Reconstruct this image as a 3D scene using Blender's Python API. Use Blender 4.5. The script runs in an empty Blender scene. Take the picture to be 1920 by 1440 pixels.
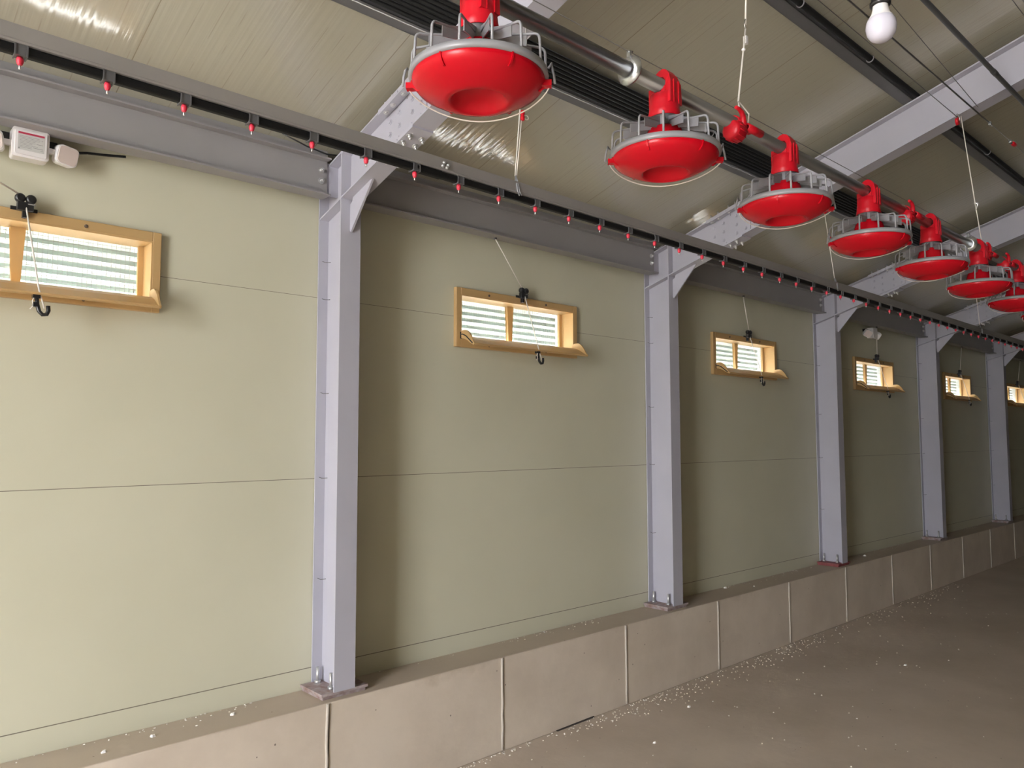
import bpy, bmesh, math, random
from mathutils import Vector, Matrix
random.seed(7)
SC = bpy.context.scene
COL = SC.collection
H = 1.885                      # eye height: camera origin above the floor
PI = math.pi

# ------------------------------------------------------------------ materials
def mat(name, col, rough=0.5, metal=0.0, spec=0.5, noise=0.0, nscale=8.0, bump=0.0, bscale=60.0,
        sss=0.0, trans=0.0, stretch=None, dark=None):
    m = bpy.data.materials.new(name); m.use_nodes = True
    nt = m.node_tree; b = nt.nodes['Principled BSDF']
    b.inputs['Base Color'].default_value = (*col, 1)
    b.inputs['Roughness'].default_value = rough
    b.inputs['Metallic'].default_value = metal
    b.inputs['Specular IOR Level'].default_value = spec
    L = nt.links
    if noise > 0 or bump > 0:
        tc = nt.nodes.new('ShaderNodeTexCoord'); mp = nt.nodes.new('ShaderNodeMapping')
        L.new(tc.outputs['Object'], mp.inputs['Vector'])
        if stretch: mp.inputs['Scale'].default_value = stretch
    if noise > 0:
        n = nt.nodes.new('ShaderNodeTexNoise'); n.inputs['Scale'].default_value = nscale
        n.inputs['Detail'].default_value = 6
        L.new(mp.outputs['Vector'], n.inputs['Vector'])
        r = nt.nodes.new('ShaderNodeValToRGB')
        d = dark or tuple(c*(1-noise) for c in col)
        r.color_ramp.elements[0].position = 0.3; r.color_ramp.elements[0].color = (*d, 1)
        r.color_ramp.elements[1].position = 0.7; r.color_ramp.elements[1].color = (*[min(1, c*(1+noise*0.5)) for c in col], 1)
        L.new(n.outputs['Fac'], r.inputs['Fac']); L.new(r.outputs['Color'], b.inputs['Base Color'])
    if bump > 0:
        n2 = nt.nodes.new('ShaderNodeTexNoise'); n2.inputs['Scale'].default_value = bscale
        L.new(mp.outputs['Vector'], n2.inputs['Vector'])
        bp = nt.nodes.new('ShaderNodeBump'); bp.inputs['Strength'].default_value = bump
        bp.inputs['Distance'].default_value = 0.01
        L.new(n2.outputs['Fac'], bp.inputs['Height']); L.new(bp.outputs['Normal'], b.inputs['Normal'])
    if sss > 0:
        b.inputs['Subsurface Weight'].default_value = sss
        b.inputs['Subsurface Radius'].default_value = (0.02, 0.015, 0.008)
    return m

M = {}
M['steel'] = mat('grey_primer_steel', (.43, .425, .485), .42, noise=.05, nscale=3)
M['beam'] = mat('grey_beam_steel', (.285, .275, .28), .45, noise=.05, nscale=3)
M['purlin'] = mat('galvanised_purlin', (.15, .15, .155), .45, metal=.3, noise=.08, nscale=5)
M['bolt'] = mat('zinc_bolt', (.62, .62, .62), .32, metal=.7)
M['plate'] = mat('scuffed_base_plate', (.36, .32, .32), .65, noise=.35, nscale=25, dark=(.22, .13, .11))
M['plate_red'] = mat('red_lead_base_plate', (.26, .07, .07), .6, noise=.3, nscale=20)
M['black'] = mat('black_pipe', (.006, .006, .006), .5, spec=.25)
M['blackp'] = mat('black_plastic', (.014, .014, .015), .3)
M['red'] = mat('red_plastic', (.45, .002, .010), .26, spec=.28)
M['redneck'] = mat('red_moulded_plastic', (.50, .005, .015), .36, spec=.3)
M['nip'] = mat('red_nipple', (.62, .03, .06), .4)
M['grey'] = mat('grey_plastic', (.24, .24, .255), .36)
M['saddle'] = mat('dark_grey_saddle', (.085, .085, .088), .45)
M['tube'] = mat('galvanised_tube', (.30, .30, .30), .3, metal=.85, noise=.1, nscale=6, stretch=(1, 8, 8))
M['zinc'] = mat('bright_zinc', (.55, .57, .58), .25, metal=.9, noise=.15, nscale=40)
M['alu'] = mat('aluminium_profile', (.34, .325, .31), .42, metal=.45, noise=.06, nscale=4)
M['conduit'] = mat('dark_conduit', (.045, .045, .045), .45)
M['hood'] = mat('white_hood_sheet', (.48, .495, .50), .5)
M['white'] = mat('white_plastic', (.78, .76, .76), .35)
M['globe'] = mat('opal_bulb_globe', (.54, .53, .61), .22)
M['cord'] = mat('white_cord', (.74, .70, .64), .7)
M['wire'] = mat('steel_cable', (.16, .155, .15), .45, metal=.5)
M['pin'] = mat('steel_pin', (.75, .75, .74), .25, metal=.7)
M['mesh'] = mat('galvanised_mesh', (.45, .46, .47), .4, metal=.4)
M['lens'] = mat('lamp_lens', (.72, .62, .58), .22)
M['labelw'] = mat('label_paper', (.52, .52, .50), .6)
M['labelr'] = mat('label_red', (.42, .03, .07), .6)
M['ink'] = mat('label_ink', (.22, .22, .22), .6)
M['foam'] = mat('white_foam', (.86, .83, .78), .8)
M['crumb'] = mat('pale_crumb', (.80, .75, .67), .8, noise=.3, nscale=9)
M['bead'] = mat('sealant_bead', (.47, .42, .36), .55)
M['gap'] = mat('dark_gap', (.05, .04, .035), .9)
M['brown'] = mat('screw_brown', (.10, .07, .05), .5)

def wall_mat():
    m = mat('sandwich_panel_wall', (.50, .47, .355), .42)
    nt = m.node_tree; L = nt.links; b = nt.nodes['Principled BSDF']
    g = nt.nodes.new('ShaderNodeNewGeometry'); sx = nt.nodes.new('ShaderNodeSeparateXYZ')
    L.new(g.outputs['Position'], sx.inputs['Vector'])
    prev = None
    for zz, w in ((.7715, .0012), (-.222, .0016), (-1.2247, .0022)):
        a = nt.nodes.new('ShaderNodeMath'); a.operation = 'COMPARE'
        a.inputs[1].default_value = zz + H; a.inputs[2].default_value = w
        L.new(sx.outputs['Z'], a.inputs[0])
        if prev is None: prev = a.outputs[0]
        else:
            mx = nt.nodes.new('ShaderNodeMath'); mx.operation = 'MAXIMUM'
            L.new(prev, mx.inputs[0]); L.new(a.outputs[0], mx.inputs[1]); prev = mx.outputs[0]
    n = nt.nodes.new('ShaderNodeTexNoise'); n.inputs['Scale'].default_value = 1.3; n.inputs['Detail'].default_value = 3
    L.new(g.outputs['Position'], n.inputs['Vector'])
    r = nt.nodes.new('ShaderNodeValToRGB')
    r.color_ramp.elements[0].position = .3; r.color_ramp.elements[0].color = (.548, .535, .408, 1)
    r.color_ramp.elements[1].position = .7; r.color_ramp.elements[1].color = (.585, .572, .443, 1)
    L.new(n.outputs['Fac'], r.inputs['Fac'])
    mix = nt.nodes.new('ShaderNodeMix'); mix.data_type = 'RGBA'
    L.new(prev, mix.inputs['Factor']); L.new(r.outputs['Color'], mix.inputs['A'])
    mix.inputs['B'].default_value = (.17, .15, .11, 1)
    L.new(mix.outputs['Result'], b.inputs['Base Color'])
    n2 = nt.nodes.new('ShaderNodeTexNoise'); n2.inputs['Scale'].default_value = 220
    L.new(g.outputs['Position'], n2.inputs['Vector'])
    bp = nt.nodes.new('ShaderNodeBump'); bp.inputs['Strength'].default_value = .05; bp.inputs['Distance'].default_value = .002
    L.new(n2.outputs['Fac'], bp.inputs['Height']); L.new(bp.outputs['Normal'], b.inputs['Normal'])
    return m
M['wall'] = wall_mat()

def tan_mat():
    m = mat('tan_plastic', (.60, .40, .18), .36)
    nt = m.node_tree; L = nt.links; b = nt.nodes['Principled BSDF']
    tr = nt.nodes.new('ShaderNodeBsdfTranslucent'); tr.inputs['Color'].default_value = (.72, .50, .20, 1)
    mx = nt.nodes.new('ShaderNodeMixShader'); mx.inputs[0].default_value = .22
    L.new(b.outputs[0], mx.inputs[1]); L.new(tr.outputs[0], mx.inputs[2])
    L.new(mx.outputs[0], nt.nodes['Material Output'].inputs['Surface'])
    return m
M['tan'] = tan_mat()
def louver_mat():
    m = mat('translucent_louvre', (.42, .48, .46), .5)
    nt = m.node_tree; L = nt.links; b = nt.nodes['Principled BSDF']
    tr = nt.nodes.new('ShaderNodeBsdfTranslucent'); tr.inputs['Color'].default_value = (.46, .54, .51, 1)
    mx = nt.nodes.new('ShaderNodeMixShader'); mx.inputs[0].default_value = .45
    L.new(b.outputs[0], mx.inputs[1]); L.new(tr.outputs[0], mx.inputs[2])
    L.new(mx.outputs[0], nt.nodes['Material Output'].inputs['Surface'])
    return m
M['louver'] = louver_mat()


def ceil_mat():
    m = mat('ribbed_ceiling_panel', (.50, .465, .36), .095, spec=.95)
    nt = m.node_tree; L = nt.links; b = nt.nodes['Principled BSDF']
    g = nt.nodes.new('ShaderNodeNewGeometry'); sx = nt.nodes.new('ShaderNodeSeparateXYZ')
    L.new(g.outputs['Position'], sx.inputs['Vector'])
    # panel joints every 1.01 m
    s = nt.nodes.new('ShaderNodeMath'); s.operation = 'SUBTRACT'; s.inputs[1].default_value = .953 - 9.86 - .493
    L.new(sx.outputs['X'], s.inputs[0])
    md = nt.nodes.new('ShaderNodeMath'); md.operation = 'MODULO'; md.inputs[1].default_value = .986
    L.new(s.outputs[0], md.inputs[0])
    c = nt.nodes.new('ShaderNodeMath'); c.operation = 'COMPARE'; c.inputs[1].default_value = .493; c.inputs[2].default_value = .0022
    L.new(md.outputs[0], c.inputs[0])
    mix = nt.nodes.new('ShaderNodeMix'); mix.data_type = 'RGBA'
    mix.inputs['A'].default_value = (.415, .398, .325, 1); mix.inputs['B'].default_value = (.27, .24, .18, 1)
    m2 = nt.nodes.new('ShaderNodeMath'); m2.operation = 'MODULO'; m2.inputs[1].default_value = .083; L.new(s.outputs[0], m2.inputs[0])
    c2 = nt.nodes.new('ShaderNodeMath'); c2.operation = 'COMPARE'; c2.inputs[1].default_value = .04; c2.inputs[2].default_value = .0022; L.new(m2.outputs[0], c2.inputs[0])
    nn = nt.nodes.new('ShaderNodeTexNoise'); nn.inputs['Scale'].default_value = 5.5; nn.inputs['Detail'].default_value = 1; L.new(g.outputs['Position'], nn.inputs['Vector'])
    gt = nt.nodes.new('ShaderNodeMapRange'); gt.inputs['From Min'].default_value = .46; gt.inputs['From Max'].default_value = .56; gt.inputs['To Max'].default_value = .38; L.new(nn.outputs['Fac'], gt.inputs['Value'])
    ml = nt.nodes.new('ShaderNodeMath'); ml.operation = 'MULTIPLY'; L.new(c2.outputs[0], ml.inputs[0]); L.new(gt.outputs['Result'], ml.inputs[1])
    mxx = nt.nodes.new('ShaderNodeMath'); mxx.operation = 'MAXIMUM'; L.new(c.outputs[0], mxx.inputs[0]); L.new(ml.outputs[0], mxx.inputs[1])
    L.new(mxx.outputs[0], mix.inputs['Factor']); L.new(mix.outputs['Result'], b.inputs['Base Color'])
    # micro ribs running up the slope: height varies with x only
    cx = nt.nodes.new('ShaderNodeCombineXYZ'); L.new(sx.outputs['X'], cx.inputs['X'])
    w = nt.nodes.new('ShaderNodeTexNoise'); w.noise_dimensions = '3D'; w.inputs['Scale'].default_value = 38; w.inputs['Detail'].default_value = 2
    L.new(cx.outputs['Vector'], w.inputs['Vector'])
    bp = nt.nodes.new('ShaderNodeBump'); bp.inputs['Strength'].default_value = .5; bp.inputs['Distance'].default_value = .004
    L.new(w.outputs['Fac'], bp.inputs['Height']); L.new(bp.outputs['Normal'], b.inputs['Normal'])
    return m
M['ceil'] = ceil_mat()

CT = -1.331 + H
def conc_mat(name, base, dark, sc, bump, dirt=False):
    m = mat(name, base, .62)
    nt = m.node_tree; L = nt.links; b = nt.nodes['Principled BSDF']
    g = nt.nodes.new('ShaderNodeNewGeometry')
    n = nt.nodes.new('ShaderNodeTexNoise'); n.inputs['Scale'].default_value = sc; n.inputs['Detail'].default_value = 8; n.inputs['Roughness'].default_value = .6
    L.new(g.outputs['Position'], n.inputs['Vector'])
    r = nt.nodes.new('ShaderNodeValToRGB')
    r.color_ramp.elements[0].position = .32; r.color_ramp.elements[0].color = (*dark, 1)
    r.color_ramp.elements[1].position = .62; r.color_ramp.elements[1].color = (*base, 1)
    L.new(n.outputs['Fac'], r.inputs['Fac'])
    # pale specks
    v = nt.nodes.new('ShaderNodeTexVoronoi'); v.inputs['Scale'].default_value = 9
    L.new(g.outputs['Position'], v.inputs['Vector'])
    c = nt.nodes.new('ShaderNodeMath'); c.operation = 'LESS_THAN'; c.inputs[1].default_value = .045
    L.new(v.outputs['Distance'], c.inputs[0])
    mix = nt.nodes.new('ShaderNodeMix'); mix.data_type = 'RGBA'; mix.inputs['B'].default_value = (.20, .16, .13, 1)
    L.new(c.outputs[0], mix.inputs['Factor']); L.new(r.outputs['Color'], mix.inputs['A'])
    L.new(mix.outputs['Result'], b.inputs['Base Color'])
    if dirt:
        sn = nt.nodes.new('ShaderNodeSeparateXYZ'); L.new(g.outputs['Normal'], sn.inputs['Vector'])
        sp = nt.nodes.new('ShaderNodeSeparateXYZ'); L.new(g.outputs['Position'], sp.inputs['Vector'])
        nd = nt.nodes.new('ShaderNodeTexNoise'); nd.inputs['Scale'].default_value = 3.2; nd.inputs['Detail'].default_value = 8; nd.inputs['Roughness'].default_value = .65
        L.new(g.outputs['Position'], nd.inputs['Vector'])
        # ragged brown runs below the front arris
        hz = nt.nodes.new('ShaderNodeMapRange'); hz.inputs['From Min'].default_value = CT-.16; hz.inputs['From Max'].default_value = CT; hz.inputs['To Min'].default_value = 0; hz.inputs['To Max'].default_value = .30
        L.new(sp.outputs['Z'], hz.inputs['Value'])
        ad = nt.nodes.new('ShaderNodeMath'); ad.operation = 'MULTIPLY_ADD'; ad.inputs[1].default_value = .35
        L.new(sn.outputs['Z'], ad.inputs[0]); L.new(hz.outputs['Result'], ad.inputs[2])
        sm = nt.nodes.new('ShaderNodeMath'); sm.operation = 'ADD'; L.new(ad.outputs[0], sm.inputs[0]); L.new(nd.outputs['Fac'], sm.inputs[1])
        dr = nt.nodes.new('ShaderNodeMapRange'); dr.inputs['From Min'].default_value = .80; dr.inputs['From Max'].default_value = 1.0; dr.inputs['To Max'].default_value = .55
        L.new(sm.outputs[0], dr.inputs['Value'])
        md = nt.nodes.new('ShaderNodeMix'); md.data_type = 'RGBA'; md.inputs['B'].default_value = (.37, .295, .22, 1)
        L.new(dr.outputs['Result'], md.inputs['Factor']); L.new(mix.outputs['Result'], md.inputs['A']); L.new(md.outputs['Result'], b.inputs['Base Color'])
    n2 = nt.nodes.new('ShaderNodeTexNoise'); n2.inputs['Scale'].default_value = 18; n2.inputs['Detail'].default_value = 6
    L.new(g.outputs['Position'], n2.inputs['Vector'])
    bp = nt.nodes.new('ShaderNodeBump'); bp.inputs['Strength'].default_value = bump; bp.inputs['Distance'].default_value = .01
    L.new(n2.outputs['Fac'], bp.inputs['Height']); L.new(bp.outputs['Normal'], b.inputs['Normal'])
    return m
M['curb'] = conc_mat('painted_concrete_curb', (.63, .55, .455), (.53, .455, .37), 2.2, .12, True)
M['floor'] = conc_mat('worn_concrete_floor', (.56, .475, .39), (.46, .385, .305), 1.1, .15)
M['bounce_ground'] = mat('pale_bounce_ground', (.76, .75, .72), .9, noise=.08, nscale=2)  # unseen ground outside, made extra pale to bounce light up into the inlets
M['ground'] = mat('concrete_yard', (.42, .40, .37), .9, noise=.1, nscale=2)

# ------------------------------------------------------------------ mesh helpers
def V(x, y, z): return Vector((x, y, z + H))     # eye-relative -> world

class MB:
    def __init__(s): s.bm = bmesh.new()
    def quad(s, vs, smooth=False):
        f = s.bm.faces.new(vs); f.smooth = smooth; return f
    def hexa(s, P):       # 8 points: bottom 4 (ccw), top 4
        v = [s.bm.verts.new(p) for p in P]
        for a in ((3, 2, 1, 0), (4, 5, 6, 7), (0, 1, 5, 4), (1, 2, 6, 5), (2, 3, 7, 6), (3, 0, 4, 7)):
            s.bm.faces.new([v[i] for i in a])
        return s
    def box(s, x0, x1, y0, y1, z0, z1):
        return s.hexa([(x0, y0, z0), (x1, y0, z0), (x1, y1, z0), (x0, y1, z0), (x0, y0, z1), (x1, y0, z1), (x1, y1, z1), (x0, y1, z1)])
    def prism(s, pts, axis, a, b):   # extrude 2-D outline along an axis; concave allowed
        def P(p, t):
            if axis == 'x': return (t, p[0], p[1])
            if axis == 'y': return (p[0], t, p[1])
            return (p[0], p[1], t)
        A = [s.bm.verts.new(P(p, a)) for p in pts]; B = [s.bm.verts.new(P(p, b)) for p in pts]
        n = len(pts)
        f1 = s.bm.faces.new(A); f2 = s.bm.faces.new(B[::-1])
        for i in range(n): s.bm.faces.new((A[i], A[(i+1) % n], B[(i+1) % n], B[i]))
        bmesh.ops.triangulate(s.bm, faces=[f1, f2])
        return s
    def tube(s, pts, r, n=10, closed=False, cap=True, r2=None):
        pts = [Vector(p) for p in pts]; m = len(pts); rings = []
        up = None
        for i, p in enumerate(pts):
            if closed: d = (pts[(i+1) % m] - pts[i-1])
            else: d = pts[min(i+1, m-1)] - pts[max(i-1, 0)]
            d.normalize()
            if up is None:
                up = Vector((0, 0, 1)) if abs(d.z) < .9 else Vector((1, 0, 0))
            a = d.cross(up); a.normalize(); bb = a.cross(d); up = bb
            rr = r if r2 is None else r + (r2-r)*i/(m-1)
            rings.append([s.bm.verts.new(p + rr*(math.cos(t)*a + math.sin(t)*bb)) for t in [2*PI*k/n for k in range(n)]])
        for i in range(m if closed else m-1):
            A, B = rings[i], rings[(i+1) % m]
            for k in range(n): s.quad((A[k], A[(k+1) % n], B[(k+1) % n], B[k]), True)
        if cap and not closed:
            s.bm.faces.new(rings[0][::-1]); s.bm.faces.new(rings[-1])
        return s
    def cyl(s, p, q, r, n=16, r2=None): return s.tube([p, q], r, n, r2=r2)
    def lathe(s, prof, n=48, c=(0, 0, 0), axis='z', smooth=True):
        rings = []
        for r, z in prof:
            if r < 1e-6:
                rings.append([s.bm.verts.new(s._ax(c, 0, 0, z, axis))])
            else:
                rings.append([s.bm.verts.new(s._ax(c, r*math.cos(2*PI*k/n), r*math.sin(2*PI*k/n), z, axis)) for k in range(n)])
        for A, B in zip(rings, rings[1:]):
            if len(A) == 1 and len(B) == 1: continue
            for k in range(n):
                if len(A) == 1: s.quad((A[0], B[k], B[(k+1) % n]), smooth)
                elif len(B) == 1: s.quad((A[k], A[(k+1) % n], B[0]), smooth)
                else: s.quad((A[k], A[(k+1) % n], B[(k+1) % n], B[k]), smooth)
        return s
    def _ax(s, c, a, b, h, axis):
        if axis == 'z': return (c[0]+a, c[1]+b, c[2]+h)
        if axis == 'x': return (c[0]+h, c[1]+a, c[2]+b)
        return (c[0]+a, c[1]+h, c[2]+b)
    def bolt(s, p, nrm, r=.011, h=.009, shank=0):
        p = Vector(p); nrm = Vector(nrm).normalized()
        s.tube([p, p+nrm*.003], r*1.45, 14)
        s.tube([p, p+nrm*(.003+h)], r, 6)
        if shank: s.tube([p, p+nrm*(.003+h+shank)], r*.55, 10)
        return s
    def build(s, name, m, parent=None, bevel=0):
        bmesh.ops.recalc_face_normals(s.bm, faces=s.bm.faces)
        me = bpy.data.meshes.new(name); s.bm.to_mesh(me); s.bm.free()
        me.materials.append(m)
        o = bpy.data.objects.new(name, me); COL.objects.link(o)
        if parent: o.parent = parent
        if bevel:
            md = o.modifiers.new('bevel', 'BEVEL'); md.width = bevel; md.segments = 3; md.limit_method = 'ANGLE'
            md.angle_limit = math.radians(40)
        return o

def empty(name, label, cat, loc=(0, 0, 0), group=None):
    o = bpy.data.objects.new(name, None); COL.objects.link(o); o.location = loc
    o.empty_display_size = .1
    return tag(o, label, cat, group)
def tag(o, label, cat, group=None):
    o['label'] = label; o['category'] = cat
    if group: o['group'] = group
    return o
def struct(o): o['kind'] = 'structure'; return o
def dup(root, loc, label):
    r = root.copy(); COL.objects.link(r); r.location = loc; r['label'] = label
    for ch in [o for o in list(bpy.data.objects) if o.parent == root]:
        c = ch.copy(); COL.objects.link(c); c.parent = r
        for g in [o for o in list(bpy.data.objects) if o.parent == ch]:
            d = g.copy(); COL.objects.link(d); d.parent = c
    return r

ORD = ['first', 'second', 'third', 'fourth', 'fifth', 'sixth', 'seventh', 'eighth', 'ninth']
YW = 3.8                                       # inner face of the back wall
X0, S = 2.0888, 2.9201                         # first column, bay
XL, XR = -6, 46.0                            # end walls
TA = .303
YR = -6.0                                      # ridge
YF = 2*YR - YW                                 # opposite wall
def rb(y, dz=0.0): return 1.201 + TA*(YW - y) + dz      # rafter underside at y (eye-relative)
NRM = Vector((0, TA, 1)).normalized()          # ceiling normal (up)
CZ = .335                                       # ceiling above the rafter underside

# ------------------------------------------------------------------ setting
f = struct(MB().box(XL-.2, XR+.2, YF-.2, YW+.2, -.15, 0).build('floor', M['floor']))
struct(MB().box(-30, XL-.2, -20, 20, -.2, -.03).build('ground', M['ground']))
struct(MB().box(XL-.2, 30, YW+.2, 20, -.2, -.03).build('ground', M['bounce_ground']))

win_c = [X0 + S*(k-.5) for k in range(0, 6)]   # centres of the air inlets
def wdrift(x): return -.0055*(x - 3.55)        # the rows run a touch downhill
HX, HZ0, HZ1 = .538, .580, .922
def wall_with_holes():
    mb = MB(); zt = rb(YW, CZ)+.1
    xs = [XL]; 
    for c in win_c: xs += [c-HX, c+HX]
    xs.append(XR)
    for i in range(len(xs)-1):
        a, b = xs[i], xs[i+1]
        if i % 2 == 1:
            d = wdrift(win_c[i//2])
            mb.box(a, b, YW, YW+.13, 0, HZ0+d+H); mb.box(a, b, YW, YW+.13, HZ1+d+H, zt+H)
        else: mb.box(a, b, YW, YW+.13, 0, zt+H)
    return struct(mb.build('wall_back', M['wall']))
wall_with_holes()
struct(MB().box(XL, XR, YF-.13, YF, 0, rb(YW, CZ)+H).build('wall_front', M['wall']))
# end walls: gable outline; the left one has a wide open gateway
zt = rb(YW, CZ) + H; zr = rb(YR, CZ) + H
DY0, DY1, DZ = -1.5, 0.8, 4.6
struct(MB().prism([(YF, 0), (YW, 0), (YW, zt), (YR, zr), (YF, zt)], 'x', XR, XR+.13).build('wall_right', M['wall']))
wl = MB()
def gz(y): return rb(y, CZ)+H if y >= YR else rb(2*YR-y, CZ)+H
for ya, yb, z0 in ((YF, DY0, 0), (DY0, YR, DZ), (YR, DY1, DZ), (DY1, YW, 0)) if DY0 < YR else ((YF, YR, 0), (YR, DY0, 0), (DY0, DY1, DZ), (DY1, YW, 0)):
    wl.hexa([(XL-.13, ya, z0), (XL, ya, z0), (XL, yb, z0), (XL-.13, yb, z0), (XL-.13, ya, gz(ya)), (XL, ya, gz(ya)), (XL, yb, gz(yb)), (XL-.13, yb, gz(yb))])
struct(wl.build('wall_left', M['wall']))
c = MB()
for sgn in (0, 1):
    ya, yb = YW+.13, YR
    if sgn: ya, yb = 2*YR-ya, YR
    za, zb_ = rb(YW+.13, CZ)+H, rb(YR, CZ)+H
    c.hexa([(XL-.13, ya, za), (XR+.13, ya, za), (XR+.13, yb, zb_), (XL-.13, yb, zb_),
            (XL-.13, ya, za+.1), (XR+.13, ya, za+.1), (XR+.13, yb, zb_+.1), (XL-.13, yb, zb_+.1)])
struct(c.build('ceiling', M['ceil']))

# concrete curb with sealed joints
CT = -1.331 + H; CY = 3.525
curb = struct(MB().box(XL, XR, CY, YW, 0, CT).build('baseboard_back', M['curb'], bevel=.006))
for i in range(-1, 12):
    jx = 1.975 + 1.178*i
    if jx < .5: continue
    mb = MB(); pts = []
    for k in range(9):
        z = .01 + (CT-.014)*k/8
        pts.append((jx + random.uniform(-.0025, .0025), CY-.001, z))
    mb.tube(pts, .0085, 8)
    mb.build('joint_bead', M['bead'], curb)
    b = MB().box(jx+.008, jx+.0125, CY-.0012, CY+.002, .01, CT-.02).build('joint_gap', M['gap'], curb)
MB().hexa([(3.62, CY-.012, .001), (3.98, CY-.008, .001), (3.98, CY+.002, .001), (3.62, CY+.002, .001),
           (3.62, CY-.010, .004), (3.98, CY-.006, .007), (3.98, CY+.002, .010), (3.62, CY+.002, .006)]).build('foot_gap', M['gap'], curb)

# ------------------------------------------------------------------ steel frame
FW, FT, WT, CD = .122, .009, .0065, .247
def ibox(mb, x, y0, y1, dz0, dz1, hw):         # sheared box following the roof slope
    P = []
    for dz in (dz0, dz1):
        P += [V(x-hw, y0, rb(y0, dz)), V(x+hw, y0, rb(y0, dz)), V(x+hw, y1, rb(y1, dz)), V(x-hw, y1, rb(y1, dz))]
    return mb.hexa(P)

def make_column(label):
    t = empty('steel_column', label, 'column', (X0, YW, CT), 'steel columns along the wall')
    def L(p): return Vector(p) - Vector((X0, YW, CT))
    x = X0; y1, y0 = YW-.004, YW-CD
    # shaft: flange against the wall, web, front flange, all running up to the roof slope
    zb = CT+.032
    mb = MB()
    def up(xa, xb, ya, yb):
        P = [(xa, ya, zb), (xb, ya, zb), (xb, yb, zb), (xa, yb, zb)]
        Q = [(xa, ya, rb(ya, .25)+H), (xb, ya, rb(ya, .25)+H), (xb, yb, rb(yb, .25)+H), (xa, yb, rb(yb, .25)+H)]
        mb.hexa([L(p) for p in P+Q])
    up(x-FW/2, x+FW/2, y1-FT, y1); up(x-FW/2, x+FW/2, y0, y0+FT); up(x-WT/2, x+WT/2, y0+FT, y1-FT)
    mb.build('shaft', M['steel'], t)
    # cap plate and the sloping stiffeners in line with the rafter flanges
    mb = MB(); P = []
    for dz in (.25, .259):
        P += [L(V(x-FW/2, y0-.02, rb(y0-.02, dz))), L(V(x+FW/2, y0-.02, rb(y0-.02, dz))), L(V(x+FW/2, y1, rb(y1, dz))), L(V(x-FW/2, y1, rb(y1, dz)))]
    mb.hexa(P); mb.build('cap_plate', M['steel'], t)
    for sx in (-1, 1):
        mb = MB(); P = []
        xa, xb = sorted((x+sx*WT/2, x+sx*(FW/2-.002)))
        for dz in (0, .009):
            P += [L(V(xa, y0+FT, rb(y0+FT, dz))), L(V(xb, y0+FT, rb(y0+FT, dz))), L(V(xb, y1-FT, rb(y1-FT, dz))), L(V(xa, y1-FT, rb(y1-FT, dz)))]
        mb.hexa(P); mb.build('stiffener', M['steel'], t)
    # welded rafter stub up to the splice
    mb = MB()
    yS = 3.03
    for args in ((y0, yS, 0, FT, FW/2), (y0, yS, .25-FT, .25, FW/2), (y0, yS, FT, .25-FT, WT/2)):
        P = []
        for dz in args[2:4]:
            P += [L(V(x-args[4], args[0], rb(args[0], dz))), L(V(x+args[4], args[0], rb(args[0], dz))), L(V(x+args[4], args[1], rb(args[1], dz))), L(V(x-args[4], args[1], rb(args[1], dz)))]
        mb.hexa(P)
    mb.build('rafter_stub', M['steel'], t)
    # triangular gusset under the knee
    g = [(y0, 1.107), (y0-.008, 1.10), (3.335, rb(3.335)-.004), (3.35, rb(3.35)), (3.525, rb(3.525)), (3.533, 1.262), (y0, 1.252)]
    mb = MB(); mb.prism([(a-YW, b+H-CT) for a, b in g], 'x', -.006, .006); mb.build('gusset', M['steel'], t)
    # small web cleats carrying the eave beams
    for sx in (-1, 1):
        xa, xb = sorted((sx*WT/2, sx*.135))
        mb = MB().box(xa, xb, 3.690-YW, 3.698-YW, 1.318+H-CT, 1.498+H-CT); mb.build('beam_cleat', M['steel'], t)
    # base plate, grout, anchors
    mb = MB().box(-.125, .145, -.238, -.006, .018, .032); bp = mb.build('base_plate', M['plate'], t)
    MB().box(-.115, .135, -.228, -.008, 0, .018).build('grout_pad', M['plate'], t)
    for ax, ay in ((-.045, -.045), (-.045, -.185), (.075, -.045), (.075, -.185)):
        a = MB().tube([(ax, ay, .03), (ax, ay, .115)], .0085, 10).tube([(ax, ay, .032), (ax, ay, .046)], .017, 6).build('anchor_bolt', M['bolt'], t)
    for z in (.968, .759, .24, -.221, -.762):
        z = z + H - CT
        MB().tube([(-.040, -.018, z+.006), (-.032, -.034, z), (-.012, -.040, z+.001), (-.006, -.046, z+.002)], .0018, 6).build('tie_wire', M['wire'], t)
    return t
ends = ['nearest and brightest, with scuffed base plate',
        'second in the row, between the second and third air inlets', 'third in the row, standing on a dark red base plate',
        'fourth in the row, just past the inlet with the far emergency light', 'fifth and most distant in the row at the right edge']
col0 = make_column('grey steel column ' + ends[0])
for k in range(1, 5):
    r = dup(col0, (X0+S*k, YW, CT), 'grey steel column ' + ends[k])
    if k == 2:
        for ch in [o for o in bpy.data.objects if o.parent == r and o.name.startswith(('base_plate', 'grout_pad'))]:
            ch.data = ch.data.copy(); ch.data.materials[0] = M['plate_red']
            if ch.name.startswith('base_plate'): ch['label'] = 'dark red base plate'

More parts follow.
